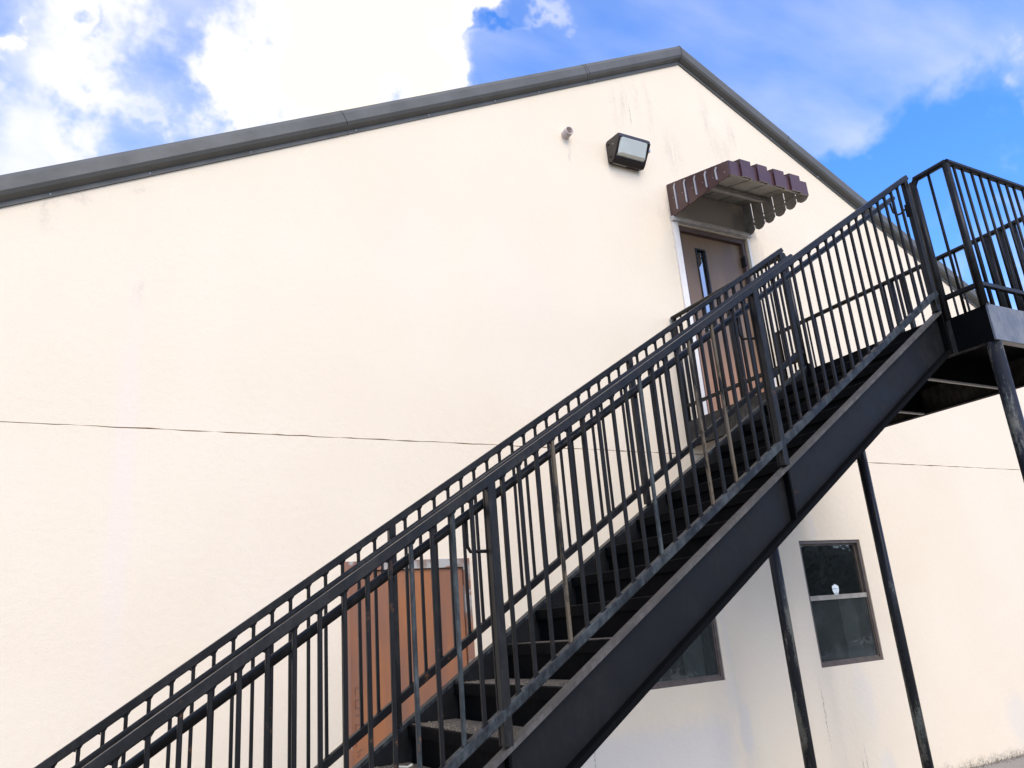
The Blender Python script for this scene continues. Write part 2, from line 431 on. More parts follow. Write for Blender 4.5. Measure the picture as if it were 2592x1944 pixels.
def obj(name, bm, mat, parent=None, origin=None):
    """link a bmesh built in world coordinates as one object; its origin goes to the given place or its centre"""
    bmesh.ops.recalc_face_normals(bm, faces=bm.faces[:])
    if origin is None:
        lo = Vector((min(v.co.x for v in bm.verts), min(v.co.y for v in bm.verts), min(v.co.z for v in bm.verts)))
        hi = Vector((max(v.co.x for v in bm.verts), max(v.co.y for v in bm.verts), max(v.co.z for v in bm.verts)))
        origin = (lo + hi) / 2
    origin = Vector(origin)
    bmesh.ops.translate(bm, verts=bm.verts[:], vec=-origin)
    me = bpy.data.meshes.new(name); bm.to_mesh(me); bm.free()
    for mm in (mat if isinstance(mat, (list, tuple)) else [mat]):
        me.materials.append(mm)
    return link(name, me, parent, origin)

def again(src, origin, parent, label=None, mat=None):
    o = src.copy(); C.objects.link(o); o.parent = parent
    origin = Vector(origin); o.location = origin - WL[parent.name]; WL[o.name] = origin
    if mat is not None:
        o.data = src.data.copy(); o.data.materials.clear(); o.data.materials.append(mat)
    if 'label' in o: del o['label']
    if label: o['label'] = label
    return o

def thing(name, label, cat, loc, group=None):
    o = bpy.data.objects.new(name, None); C.objects.link(o); o.location = loc; WL[o.name] = Vector(loc)
    o.empty_display_size = 0.2
    o['label'] = label; o['category'] = cat
    if group: o['group'] = group
    return o

def BM(): return bmesh.new()

GZ = -1.62     # ground level: the camera stands at eye height 0

# ------------------------------------------------------------------ ground
bm = BM()
box(bm, (-600, -600, GZ - 0.5), (600, 600, GZ))
g = obj('ground', bm, GROUND, None, (0, 0, GZ)); g['kind'] = 'structure'
g['label'] = 'pale concrete ground at the foot of the stucco wall'

# ------------------------------------------------------------------ the building
APX, APZ, SL = 5.60, 5.968, 0.507
XL_, XR_ = -2.2, 13.4
BACK = 14.0
house = thing('gable_building', 'cream stucco gable building with grey metal roof edge and two brown doors', 'building', (APX, 0, GZ))
def roofz(x): return APZ - SL * abs(x - APX)
TH = 0.20

def wall_from_cells(name, cells, parent):
    bm = BM(); cache = {}
    def V(x, z):
        k = (round(x, 4), round(z, 4))
        if k not in cache: cache[k] = bm.verts.new((k[0], 0, k[1]))
        return cache[k]
    for poly in cells:
        vs = []
        for p in poly:
            v = V(*p)
            if not vs or vs[-1] is not v: vs.append(v)
        bm.faces.new(vs)
    r = bmesh.ops.extrude_face_region(bm, geom=bm.faces[:])
    vs = [e for e in r['geom'] if isinstance(e, bmesh.types.BMVert)]
    bmesh.ops.translate(bm, verts=vs, vec=(0, TH, 0))
    return obj(name, bm, WALL, parent)

# openings
DU = (5.205, 6.165, 1.760, 3.865)
DL = (1.641, 2.609, GZ, 0.551)
W1 = (6.125, 7.000, -0.530, 0.625)
W2 = (4.070, 4.945, -0.522, 0.633)
JZ = 1.432
random.seed(3)
jx = []
x = XL_
while x < XR_ - .09:
    jx.append(round(x, 3)); x += random.uniform(.05, .12)
jx.append(XR_)
# lower panel, its top edge slightly ragged at the joint
xs = sorted(set([XL_, XR_, DL[0], DL[1], W1[0], W1[1], W2[0], W2[1]]))
cells = []
zt = JZ - .06
for a, b in zip(xs, xs[1:]):
    hole = None
    for o in (DL, W1, W2):
        if abs(a - o[0]) < 1e-6: hole = o
    if hole:
        if hole[2] > GZ: cells.append([(a, GZ), (b, GZ), (b, hole[2]), (a, hole[2])])
        cells.append([(a, hole[3]), (b, hole[3]), (b, zt), (a, zt)])
    else:
        zs = [GZ] + sorted({o[k] for o in (DL, W1, W2) for k in (2, 3) if o[k] > GZ and (abs(o[0] - b) < 1e-6 or abs(o[1] - a) < 1e-6)}) + [zt]
        poly = [(a, GZ), (b, GZ)]
        for o in (DL, W1, W2):
            if abs(o[0] - b) < 1e-6: poly += [(b, o[2]), (b, o[3])] if o[2] > GZ else [(b, o[3])]
        poly += [(b, zt), (a, zt)]
        for o in (DL, W1, W2):
            if abs(o[1] - a) < 1e-6: poly += [(a, o[3]), (a, o[2])] if o[2] > GZ else [(a, o[3])]
        cells.append(poly)
edge = {}
def topline(xx): return round(JZ - .0025 + edge.setdefault(xx, random.uniform(-.004, .0025)), 4)
jj = sorted(set(jx) | set(xs))
for a, b in zip(xs, xs[1:]):
    seg = [q for q in jj if a <= q <= b]
    for q, q2 in zip(seg, seg[1:]): cells.append([(q, zt), (q2, zt), (q2, topline(q2)), (q, topline(q))])
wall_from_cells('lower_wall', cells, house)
# upper panel
xs = sorted(set([XL_, XR_, DU[0], DU[1], APX]))
edge2 = {}
def botline(xx): return round(JZ + .0025 + edge2.setdefault(xx, random.uniform(-.0025, .004)), 4)
cells = []
jj = sorted(set(jx) | set(xs))
zb = JZ + .06
for a, b in zip(xs, xs[1:]):
    seg = [q for q in jj if a <= q <= b]
    for q, q2 in zip(seg, seg[1:]): cells.append([(q, botline(q)), (q2, botline(q2)), (q2, zb), (q, zb)])
    if a >= DU[0] - 1e-6 and b <= DU[1] + 1e-6:
        cells.append([(a, zb), (b, zb), (b, DU[2]), (a, DU[2])])
        cells.append([(a, DU[3]), (b, DU[3]), (b, roofz(b)), (a, roofz(a))])
    else:
        poly = [(a, zb), (b, zb)]
        if abs(b - DU[0]) < 1e-6: poly += [(b, DU[2]), (b, DU[3])]
        poly += [(b, roofz(b)), (a, roofz(a))]
        if abs(a - DU[1]) < 1e-6: poly += [(a, DU[3]), (a, DU[2])]
        cells.append(poly)
wall_from_cells('upper_wall', cells, house)
bm = BM(); box(bm, (XL_ + .01, .035, JZ - .03), (XR_ - .01, .05, JZ + .03)); obj('wall_joint', bm, GAP, house)
bm = BM()
box(bm, (XL_, TH, GZ), (XL_ + TH, BACK, roofz(XL_)))
box(bm, (XR_ - TH, TH, GZ), (XR_, BACK, roofz(XR_)))
prism(bm, [(XL_ + TH, GZ), (XR_ - TH, GZ), (XR_ - TH, roofz(XR_ - TH)), (APX, APZ), (XL_ + TH, roofz(XL_ + TH))], 1, BACK - TH, BACK)
obj('side_wall', bm, WALL, house)
# roof
bm = BM()
for s in (-1, 1):
    ex = APX + s * 8.15
    prism(bm, [(APX, APZ + .02), (ex, roofz(ex) + .02), (ex, roofz(ex) + .13), (APX, APZ + .13)], 1, 0.02, BACK + .2)
obj('roof', bm, ROOF, house)

# rake trim: folded metal, made of lengths with lapped joints
kk = 1 / math.sqrt(1 + SL * SL)
def perp(x, h, s):          # a point h above the lower trim line, measured square to the slope
    return (x - s * -1 * 0, 0, 0)
PROF = [(0.004, 0.000), (-0.010, 0.000), (-0.011, 0.030), (-0.062, 0.052), (-0.078, 0.075), (-0.082, 0.150), (-0.070, 0.182), (-0.030, 0.205), (0.05, 0.212)]
def rake(x0, x1, s, grow, name='rake_trim'):
    bm = BM()
    dirn = Vector((s, 0, -SL)).normalized(); nrm = Vector((s * SL, 0, 1)).normalized()
    def at(x): return Vector((x, 0, roofz(x) - .001))
    rings = []
    for (x, vert) in ((x0, abs(x0 - APX) < 1e-6), (x1, False)):
        r = []
        for (y, h) in PROF:
            y2 = y - grow if y < 0 else y
            q = at(x) + nrm * h
            if vert:      # mitre at the apex
                q = q + dirn * ((APX - q.x) / dirn.x)
            r.append(bm.verts.new((q.x, y2, q.z)))
        rings.append(r)
    n = len(PROF)
    for i in range(n - 1):
        f = bm.faces.new((rings[0][i], rings[0][i + 1], rings[1][i + 1], rings[1][i]))
    bm.faces.new(rings[0]); bm.faces.new(rings[1][::-1])
    bm.faces.new((rings[0][-1], rings[0][0], rings[1][0], rings[1][-1]))
    return obj(name, bm, TRIM, house, at((x0 + x1) / 2))
left = [APX, 4.30, 1.74, -0.82, XL_ - .3]
right = [APX, 7.05, 9.61, 12.2, XR_ + .3]
tr = []
for i in range(4):
    a = left[i]; b = left[i + 1] - (0.03 if i < 3 else 0)
    tr.append(rake(a, b, -1, 0.0035 if i % 2 == 0 else 0.0))
    a = right[i]; b = right[i + 1] + (0.03 if i < 3 else 0)
    tr.append(rake(a, b, 1, 0.0035 if i % 2 == 0 else 0.0))
# dark lap lines
for xx, s in ((4.30, -1), (1.74, -1), (7.05, 1), (9.61, 1)):
    bm = BM()
    dirn = Vector((s, 0, -SL)).normalized(); nrm = Vector((s * SL, 0, 1)).normalized()
    for (a, b) in zip(PROF[1:-2], PROF[2:-1]):
        p0 = Vector((xx, a[0] - .0045, roofz(xx))) + nrm * a[1]; p1 = Vector((xx, b[0] - .0045, roofz(xx))) + nrm * b[1]
        q0 = p0 + dirn * .007; q1 = p1 + dirn * .007
        bm.faces.new([bm.verts.new(v) for v in (p0, p1, q1, q0)])
    obj('lap_joint', bm, BLACK, house)
# pointed ridge cap joint
bm = BM()
for (a, b) in zip(PROF[1:-1], PROF[2:]):
    zt0 = (APZ + a[1] / kk, APZ + b[1] / kk)
    bm.faces.new([bm.verts.new(v) for v in ((APX - .003, a[0] - .006, zt0[0]), (APX - .003, b[0] - .006, zt0[1]), (APX + .004, b[0] - .006, zt0[1]), (APX + .004, a[0] - .006, zt0[0]))])
obj('ridge_joint', bm, BLACK, house)
bm = BM(); bmesh.ops.create_icosphere(bm, subdivisions=1, radius=.0085); s0 = None
sx = [-.304, .283, .968, 1.80, 2.47, 3.16, 3.66, 4.36, 5.0] ; sr = [6.2, 6.9, 7.6, 8.3, 9.0]
for q in sx + sr:
    p = (q, -.014, roofz(q) + .018)
    if s0 is None:
        bmesh.ops.translate(bm, verts=bm.verts[:], vec=p); s0 = obj('screw', bm, SCREW, house, p)
    else: again(s0, p, house)

# ---- window ----
def window(o, name_label, curtain, sticker):
    x0, x1, z0, z1 = o
    fw = .030; zm = z0 + .615
    bm = BM()
    y0, y1 = .012, .085
    box(bm, (x0, y0, z0), (x0 + fw, y1, z1)); box(bm, (x1 - fw, y0, z0), (x1, y1, z1))
    box(bm, (x0 + fw, y0 + .001, z1 - fw), (x1 - fw, y1, z1)); box(bm, (x0 + fw, y0 + .001, z0), (x1 - fw, y1, z0 + fw))
    wd = obj('window', bm, BRONZE, house); wd['label'] = name_label
    # sash edges
    bm = BM(); t_ = .016
    box(bm, (x0 + fw, .045, zm), (x0 + fw + t_, .080, z1 - fw)); box(bm, (x1 - fw - t_, .045, zm), (x1 - fw, .080, z1 - fw))
    box(bm, (x0 + fw + t_, .046, z1 - fw - t_), (x1 - fw - t_, .080, z1 - fw))
    obj('upper_sash', bm, BRONZE, wd)
    bm = BM()
    box(bm, (x0 + fw, .022, z0 + fw), (x0 + fw + .012, .042, zm)); box(bm, (x1 - fw - .012, .022, z0 + fw), (x1 - fw, .042, zm))
    box(bm, (x0 + fw + .012, .023, z0 + fw), (x1 - fw - .012, .042, z0 + fw + .018))
    obj('lower_sash', bm, BRONZE, wd)
    bm = BM(); box(bm, (x0 + fw + .002, .018, zm - .022), (x1 - fw - .002, .060, zm + .022)); obj('meeting_rail', bm, RAILTAN, wd)
    bm = BM(); box(bm, (x0 + fw + t_, .060, zm + .022), (x1 - fw - t_, .063, z1 - fw - t_)); obj('pane', bm, GLASS, wd)
    bm = BM(); box(bm, (x0 + fw + .012, .032, z0 + fw + .018), (x1 - fw - .012, .035, zm - .022)); obj('pane', bm, SCREENGLASS, wd)
    bm = BM(); xa = x0 + (x1 - x0) * .64
    n = 14
    for i in range(n):
        a = xa + (x1 - .09 - xa) * i / n; b = xa + (x1 - .09 - xa) * (i + 1) / n
        ya = .13 + .02 * (i % 2); yb = .13 + .02 * ((i + 1) % 2)
        bm.faces.new([bm.verts.new(v) for v in ((a, ya, z0 - .05), (b, yb, z0 - .05), (b, yb, z1 + .05), (a, ya, z1 + .05))])
    obj('curtain', bm, CURTAIN, wd)
    if sticker:
        cx, cz, hw, hh = 6.583, .150, .046, .056
        poly = [(cx - hw, cz + hh * .62), (cx, cz + hh), (cx + hw, cz + hh * .62), (cx + hw * .95, cz - hh * .1), (cx + hw * .62, cz - hh * .68), (cx, cz - hh), (cx - hw * .62, cz - hh * .68), (cx - hw * .95, cz - hh * .1)]
        bm = BM(); prism(bm, poly, 1, .0585, .0595); st = obj('sticker', bm, STICK, wd); st['label'] = 'white shield shaped sticker on the upper pane'
        bm = BM()
        # small script name, a row of tiny letters and the green band of the badge
        pts = [(-.028, .022), (-.033, .014), (-.031, .007), (-.024, .006), (-.020, .012), (-.014, .016), (-.012, .009), (-.006, .013), (-.003, .008), (.003, .013), (.006, .008), (.012, .013), (.016, .008), (.022, .013), (.030, .009)]
        for a, b in zip(pts, pts[1:]):
            bar(bm, (cx + a[0], .0578, cz + a[1]), (cx + b[0], .0578, cz + b[1]), .0012, .0035, 0)
        for i in range(7):
            xx = cx - .022 + i * .0072
            box(bm, (xx, .0576, cz - .014), (xx + .0018, .0583, cz - .006)); box(bm, (xx, .0575, cz - .0075), (xx + .0045, .0582, cz - .006))
        box(bm, (cx - .030, .0576, cz - .030), (cx + .030, .0583, cz - .026))
        box(bm, (cx - .024, .0576, cz - .036), (cx + .024, .0583, cz - .032))
        obj('sticker_print', bm, INK, wd)
    return wd
window(W1, 'window on the right with a shield sticker on its upper pane', True, True)
window(W2, 'window half hidden behind the stair stringer', True, False)
for o in (W1, W2):     # dim rooms behind the panes
    bm = BM()
    x0, x1, z0, z1 = o
    a = (x0 - .6, TH + .001, z0 - .6); b = (x1 + .6, 3.0, z1 + .5)
    for f in (((a[0], b[1], a[2]), (b[0], b[1], a[2]), (b[0], b[1], b[2]), (a[0], b[1], b[2])),
              ((a[0], a[1], a[2]), (a[0], b[1], a[2]), (a[0], b[1], b[2]), (a[0], a[1], b[2])),
              ((b[0], a[1], a[2]), (b[0], b[1], a[2]), (b[0], b[1], b[2]), (b[0], a[1], b[2])),
              ((a[0], a[1], a[2]), (b[0], a[1], a[2]), (b[0], b[1], a[2]), (a[0], b[1], a[2])),
              ((a[0], a[1], b[2]), (b[0], a[1], b[2]), (b[0], b[1], b[2]), (a[0], b[1], b[2]))):
        bm.faces.new([bm.verts.new(v) for v in f])
    obj('room', bm, ROOM, house)

# ---- upper door ----
x0, x1, z0, z1 = DU
bm = BM()
box(bm, (x0, .020, z0), (x0 + .050, .150, z1)); box(bm, (x1 - .045, .020, z0), (x1, .150, z1)); box(bm, (x0 + .050, .021, z1 - .050), (x1 - .045, .150, z1))
box(bm, (x0 + .05, .021, z0), (x1 - .045, .150, z0 + .02))
du = obj('door', bm, DOORFRAME, house); du['label'] = 'brown upper door at the top of the stairs under the awning'
bm = BM(); lx0, lx1, lz0, lz1 = 5.462, 5.600, 2.76, 3.665
dx0, dx1, dz0, dz1 = x0 + .053, x1 - .048, z0 + .023, z1 - .053
for (a, b, c, d) in ((dx0, lx0, dz0, dz1), (lx1, dx1, dz0, dz1), (lx0, lx1, dz0, lz0), (lx0, lx1, lz1, dz1)):
    box(bm, (a, .065, c), (b, .110, d))
bmesh.ops.remove_doubles(bm, verts=bm.verts[:], dist=1e-5)
obj('door_leaf', bm, DOORUP, du)
bm = BM(); t_ = .014
box(bm, (lx0, .055, lz0), (lx0 + t_, .075, lz1)); box(bm, (lx1 - t_, .055, lz0), (lx1, .075, lz1)); box(bm, (lx0 + t_, .056, lz1 - t_), (lx1 - t_, .074, lz1)); box(bm, (lx0 + t_, .056, lz0), (lx1 - t_, .074, lz0 + t_))
obj('light_frame', bm, BLACK, du)
bm = BM(); box(bm, (lx0 + t_, .085, lz0 + t_), (lx1 - t_, .090, lz1 - t_)); obj('pane', bm, DOORGLASS, du)
bm = BM(); box(bm, (lx0 - .05, .112, lz0 - .1), (lx1 + .05, .118, lz1 + .1)); obj('light_backing', bm, BLACK, du)
h0 = None
for zz in (3.60, 3.28, 2.75, 2.05):
    bm = BM(); box(bm, (x1 - .060, .010, zz - .055), (x1 - .036, .066, zz + .055)); tube(bm, [(x1 - .052, .012, zz - .06), (x1 - .052, .012, zz + .06)], .010, 8)
    obj('hinge', bm, BLACK, du)
bm = BM(); tube(bm, [(dx0 + .07, .065, 2.72), (dx0 + .07, .005, 2.72)], .012, 10); tube(bm, [(dx0 + .07, .005, 2.72), (dx0 + .18, .005, 2.72)], .010, 10); obj('lever_handle', bm, ALU, du)
bm = BM(); box(bm, (5.128, -.022, 1.75), (5.200, .018, 3.872)); o = obj('white_jamb_trim', bm, WHITE, du)
bm = BM(); box(bm, (6.170, -.020, 1.75), (6.200, .018, 3.872)); obj('white_jamb_trim', bm, WHITE, du)
bm = BM(); prism(bm, [(-.001, 3.935), (-.045, 3.925), (-.050, 3.880), (-.001, 3.874)], 0, 5.125, 6.215); obj('header_flashing', bm, GREYFLASH, du)
bm = BM(); box(bm, (5.06, -.030, 1.715), (6.30, .06, 1.755)); obj('door_sill', bm, GREYFLASH, du)

# ---- lower door ----
x0, x1, z0, z1 = DL
bm = BM()
box(bm, (x0, -.010, z0), (x0 + .052, .120, z1)); box(bm, (x1 - .052, -.010, z0), (x1, .120, z1)); box(bm, (x0 + .052, -.009, z1 - .062), (x1 - .052, .120, z1))
dl = obj('door', bm, FRAMELO, house); dl['label'] = 'rust orange ground floor door behind the stair railing'
bm = BM(); box(bm, (x0 + .056, .012, z0 + .012), (x1 - .056, .056, z1 - .067)); obj('door_leaf', bm, DOORLO, dl)
bm = BM(); box(bm, (x0 + .05, .060, z0), (x1 - .05, .10, z1 - .06)); obj('door_stop', bm, GAP, dl)
# faint vertical lettering near the hinge side
bm = BM()
def stroke(a, b):
    bar(bm, (x0 + .085 + a[0], .0095, -.27 + a[1]), (x0 + .085 + b[0], .0095, -.27 + b[1]), .0015, .010, 0)
for k, st in enumerate([[((0, 0), (.045, 0)), ((0, -.0), (0, -.05))], [((0, 0), (.045, 0)), ((.0, -.05), (.045, -.05)), ((0, 0), (0, -.05))], [((0, -.02), (.045, -.02)), ((.045, -.02), (.045, -.055))], [((0, 0), (.045, 0)), ((0, 0), (0, -.055)), ((0, -.055), (.045, -.055))], [((.0, 0), (0, -.06))], [((.01, -.02), (.04, 0)), ((.01, -.045), (.03, -.03))]]):
    for a, b in st: stroke((a[0], a[1] - k * .075), (b[0], b[1] - k * .075))
DIM = simple("faint_dark_lettering", (0.22, 0.095, 0.055), 0.7)
obj('lettering', bm, DIM, dl)

# ---- vent pipe ----
bm = BM()
c0 = Vector((3.925, .02, 4.585)); c1 = Vector((3.925, -.085, 4.592))
n = 20; ro, ri = .044, .036
rings = []
for (c, r) in ((c0, ro), (c1, ro), (c1, ri), (c0, ri)):
    rings.append([bm.verts.new(c + Vector((r * math.cos(2 * PI * i / n), 0, r * math.sin(2 * PI * i / n)))) for i in range(n)])
for r0, r1 in zip(rings, rings[1:]):
    for i in range(n):
        f = bm.faces.new((r0[i], r0[(i + 1) % n], r1[(i + 1) % n], r1[i])); f.smooth = True
vp = obj('vent_pipe', bm, PIPE, house)
bm = BM(); prism(bm, [(c0.x + ri * math.cos(2 * PI * i / n), c0.z + ri * math.sin(2 * PI * i / n)) for i in range(n)], 1, -.025, -.02); obj('pipe_plug', bm, PIPEIN, vp)

# ------------------------------------------------------------------ wall lamp
lamp = thing('wall_pack_lamp', 'dark bronze wall lamp with hazy glass lens left of the awning', 'lamp', (4.61, 0, 4.38))
xa, xb = 4.415, 4.805
prof = [(0, 4.630), (-.215, 4.612), (-.215, 4.585), (-.200, 4.585), (-.085, 4.415), (-.100, 4.385), (-.06, 4.372), (0, 4.385)]
bm = BM()
# side cheeks
for (u, v) in ((xa, xa + .022), (xb - .022, xb)):
    prism(bm, [(0, 4.615), (-.02, 4.632), (-.215, 4.612), (-.222, 4.570), (-.098, 4.395), (-.065, 4.372), (-.01, 4.392), (0, 4.41)], 0, u, v)
prism(bm, [(0, 4.634), (-.216, 4.614), (-.224, 4.572), (-.206, 4.572), (-.198, 4.597), (0, 4.612)], 0, xa + .022, xb - .022)      # hood
prism(bm, [(0, 4.39), (-.062, 4.371), (-.100, 4.394), (-.116, 4.418), (-.098, 4.425), (-.055, 4.395), (0, 4.41)], 0, xa + .022, xb - .022)   # lower lip
box(bm, (xa + .022, -.012, 4.41), (xb - .022, -.001, 4.612))
obj('housing', bm, LAMPBODY, lamp)
bm = BM()   # faceted lens, bulging from the sloping front
L = [(-.201, 4.594), (-.232, 4.560), (-.165, 4.432), (-.106, 4.424)]
xs_ = [xa + .026, xa + .052, xb - .052, xb - .026]
grid = []
for i, xx in enumerate(xs_):
    edge_ = i in (0, 3)
    col = []
    for j, (y, z) in enumerate(L):
        if edge_ and j in (1, 2):
            y += .028; z += .004 if j == 2 else .002
        col.append(bm.verts.new((xx, y, z)))
    grid.append(col)
for a, b in zip(grid, grid[1:]):
    for j in range(3):
        bm.faces.new((a[j], a[j + 1], b[j + 1], b[j]))
obj('lens', bm, LENS, lamp)
bm = BM(); a = .03
for (p, q) in (((-.19, 4.59), (-.03, 4.56)), ((-.03, 4.56), (-.03, 4.46)), ((-.03, 4.46), (-.10, 4.43))):
    bm.faces.new([bm.verts.new(v) for v in ((xa + a, p[0], p[1]), (xb - a, p[0], p[1]), (xb - a, q[0], q[1]), (xa + a, q[0], q[1]))])
obj('reflector', bm, REFLECTOR, lamp)
bm = BM(); bmesh.ops.create_uvsphere(bm, u_segments=16, v_segments=10, radius=.030, matrix=Matrix.Translation((4.575, -.10, 4.475)) @ Matrix.Diagonal((1.3, 1, .8, 1))); obj('bulb', bm, BULB, lamp)
bm = BM(); prism(bm, [(-.030, 4.3795), (-.055, 4.3715), (-.055, 4.3695), (-.030, 4.3775)], 0, xa + .03, xa + .19); obj('rating_label', bm, LABEL, lamp)
s0 = None
for (y, z) in ((-.035, 4.585), (-.05, 4.435)):
    bm = BM(); tube(bm, [(xa + .002, y, z), (xa - .008, y, z)], .012, 10); obj('bolt', bm, BLACK, lamp)
bm = BM(); tube(bm, [(xa + .002, -.115, 4.545), (xa - .004, -.115, 4.545)], .006, 8); obj('bolt', bm, SCREW, lamp)
bm = BM(); box(bm, (xb - .005, -.20, 4.50), (xb + .010, -.16, 4.53)); obj('latch', bm, ALU, lamp)

# ------------------------------------------------------------------ awning
aw = thing('door_awning', 'maroon metal awning with stepped ribs and scalloped side boards over the upper door', 'awning', (5.68, 0, 3.9))
AX0, AX1, AY = 5.150, 6.200, -.86
def atop(y): return 4.315 + (4.080 - 4.315) * (y / AY)
ys = [0, -.125, -.270, -.415, -.562, -.703, -.860]
for side, xx in ((0, AX0), (1, AX1)):
    for i in range(6):
        gp = .007 if side else .003
        y0_, y1_ = ys[i] - gp, ys[i + 1] + gp
        if i == 0: y0_ = -.002
        yc = (y0_ + y1_) / 2; cw = abs(y1_ - y0_)
        tp0, tp1 = atop(y0_) - .012, atop(y1_) - .012
        zb_ = 3.938 if side else 3.928
        dp = 1.0 if side else .22
        poly = [(y0_, tp0), (y1_, tp1), (y1_, zb_), (y1_ + cw * .26, zb_ - .030 * dp), (yc, zb_ - .036 * dp), (y0_ - cw * .26, zb_ - .030 * dp), (y0_, zb_)]
        bm = BM()
        off = .0 if side else .004 * (i % 2)
        s_ = 1 if side else -1
        prism(bm, poly, 0, xx + s_ * off, xx + s_ * (off + .010))
        # grey inner skin
        o = obj('side_board', bm, [MAROON, AWNGREY], aw)
        for f in o.data.polygons:
            if f.normal.x * s_ < -.5: f.material_index = 1
    # bright raised seam edges between the boards
    for i in range(1, 6):
        y = ys[i]; s_ = 1 if side else -1
        zt_ = atop(y) - .035
        bm = BM()
        pts = [(xx + s_ * .014, y - .010, zt_), (xx + s_ * .022, y + .004, zt_ - .030), (xx + s_ * .022, y, 3.955)]
        for a, b in zip(pts, pts[1:]): bar(bm, a, b, .011, .015, .001, (1, 0, 0))
        if side == 0: obj('seam_strip', bm, ALU, aw)
        else: bm.free()
# roof pans and raised caps
caps = [(5.282, 5.417), (5.503, 5.638), (5.724, 5.867), (5.945, 6.087)]
pans = [(AX0 + .0, 5.284), (5.415, 5.505), (5.636, 5.726), (5.865, 5.947), (6.085, AX1)]
def roofpiece(name, a, b, dz, dy, drop):
    bm = BM()
    t_ = .012
    prism(bm, [(0, atop(0) + dz), (AY - dy, atop(AY) + dz), (AY - dy, 4.080 - drop), (AY - dy + t_, 4.080 - drop), (AY - dy + t_, atop(AY) + dz - t_), (0, atop(0) + dz - t_)], 0, a, b)
    if dz > .01:      # the sides of a raised cap
        for xx in (a, b - .010):
            prism(bm, [(0, atop(0) + dz - t_), (AY - dy + t_, atop(AY) + dz - t_), (AY - dy + t_, 4.080 - drop), (AY + .02, 4.080 - drop + .0), (AY + .02, atop(AY) - .02), (0, atop(0) - .02)], 0, xx, xx + .010)
    o = obj(name, bm, [MAROON, AWNGREY], aw)
    for f in o.data.polygons:
        if f.normal.z < -.5 or (f.normal.y > .5): f.material_index = 1
    return o
for a, b in pans: roofpiece('roof_pan', a, b, 0, 0, .150)
for a, b in caps: roofpiece('raised_rib', a, b, .034, .020, .150)
# closing plate behind and light boards seen from below
for (a, b) in ((5.17, 5.375), (5.395, 5.605), (5.625, 5.835), (5.855, 6.065), (6.085, 6.185)):
    bm = BM(); prism(bm, [(-.01, atop(0) - .036), (AY + .03, atop(AY) - .030), (AY + .03, atop(AY) - .038), (-.01, atop(0) - .044)], 0, a, b); obj('soffit_board', bm, AWNGREY, aw)
bm = BM(); bar(bm, (AX0 + .014, -.36, 4.128), (AX1 - .014, -.36, 4.128), .044, .034, .004); obj('cross_bar', bm, AWNGREY, aw)
bm = BM(); bar(bm, (AX0 + .014, AY + .035, 3.955), (AX1 - .014, AY + .035, 3.955), .02, .018, .002); obj('front_bar', bm, AWNGREY, aw)
for xx in (AX0 + .012, AX1 - .012):
    bm = BM(); bar(bm, (xx, -.01, 3.985), (xx, AY + .05, 3.985), .018, .026, .002); obj('side_bar', bm, AWNGREY, aw)
    bm = BM(); bar(bm, (xx, -.01, 4.045), (xx, AY + .05, 4.025), .010, .012, .002); obj('side_bar', bm, AWNGREY, aw)
bm = BM(); bmesh.ops.create_icosphere(bm, subdivisions=1, radius=.005); r0 = None
for i in range(6):
    for zz in (-.03, -.2 + .012 * i):
        p = Vector((AX0 - .015, (ys[i] + ys[i + 1]) / 2 - .02, atop(ys[i]) + zz))
        if r0 is None:
            bmesh.ops.translate(bm, verts=bm.verts[:], vec=p); r0 = obj('rivet', bm, ALU, aw, p)
        else: again(r0, p, aw)

# ------------------------------------------------------------------ the staircase
S = .643
NY, FY = -2.60, -1.46
st = thing('exterior_staircase', 'black steel outside staircase with railings and landing rising to the upper door', 'staircase', (2.2, -2.03, GZ))
def zl(x, c): return S * x + c
def para(bm, x0, x1, c1, c2, ya, yb):
    xa_ = max(x0, (GZ - c1) / S); poly = []
    xb_ = max(x0, (GZ - c2) / S)
    poly = [(xa_, max(GZ, zl(xa_, c1)))]
    if xb_ > xa_: poly.append((xb_, GZ))
    else: poly.append((xa_, zl(xa_, c2)))
    poly += [(x1, zl(x1, c2)), (x1, zl(x1, c1))]
    prism(bm, poly, 1, ya, yb)
CT, CB = -1.343, -1.641
XE = 4.872
for (yw, yo, nm) in ((NY + .022, NY - .018, 'n'), (FY - .022, FY + .018, 'f')):
    s_ = -1 if nm == 'n' else 1
    bm = BM(); para(bm, -.6, XE, CT - .021, CB + .030, min(yw, yw + .010 * -s_), max(yw, yw + .010 * -s_))
    sg = obj('stringer', bm, STRINGER, st)
    bm = BM(); para(bm, -.6, XE, CT, CT - .020, min(yw - .01 * s_, yo), max(yw - .01 * s_, yo)); obj('top_flange', bm, FLANGE if nm == 'n' else LOWRAIL, sg)
    bm = BM(); para(bm, -.6, XE, CB + .028, CB, min(yw - .01 * s_, yo), max(yw - .01 * s_, yo)); obj('bottom_flange', bm, DARK if nm == 'n' else STRINGER, sg)
    for xp in (-.25, 1.466, 3.180, XE):
        bm = BM(); prism(bm, [(xp - .006, zl(xp - .006, CT - .021)), (xp + .006, zl(xp + .006, CT - .021)), (xp + .006, max(GZ, zl(xp + .006, CB + .02))), (xp - .006, max(GZ, zl(xp - .006, CB + .02)))], 1, min(yw - .001, yo + .003 * -s_), max(yw - .001, yo + .003 * -s_) + .0)
        obj('stiffener_plate', bm, DARK, sg)
bm = BM(); box(bm, (XE + .006, NY + .0, 1.50), (4.918, NY + .05, 1.80)); box(bm, (XE + .006, FY - .05, 1.50), (4.918, FY, 1.80)); obj('connection_block', bm, DARK, st)

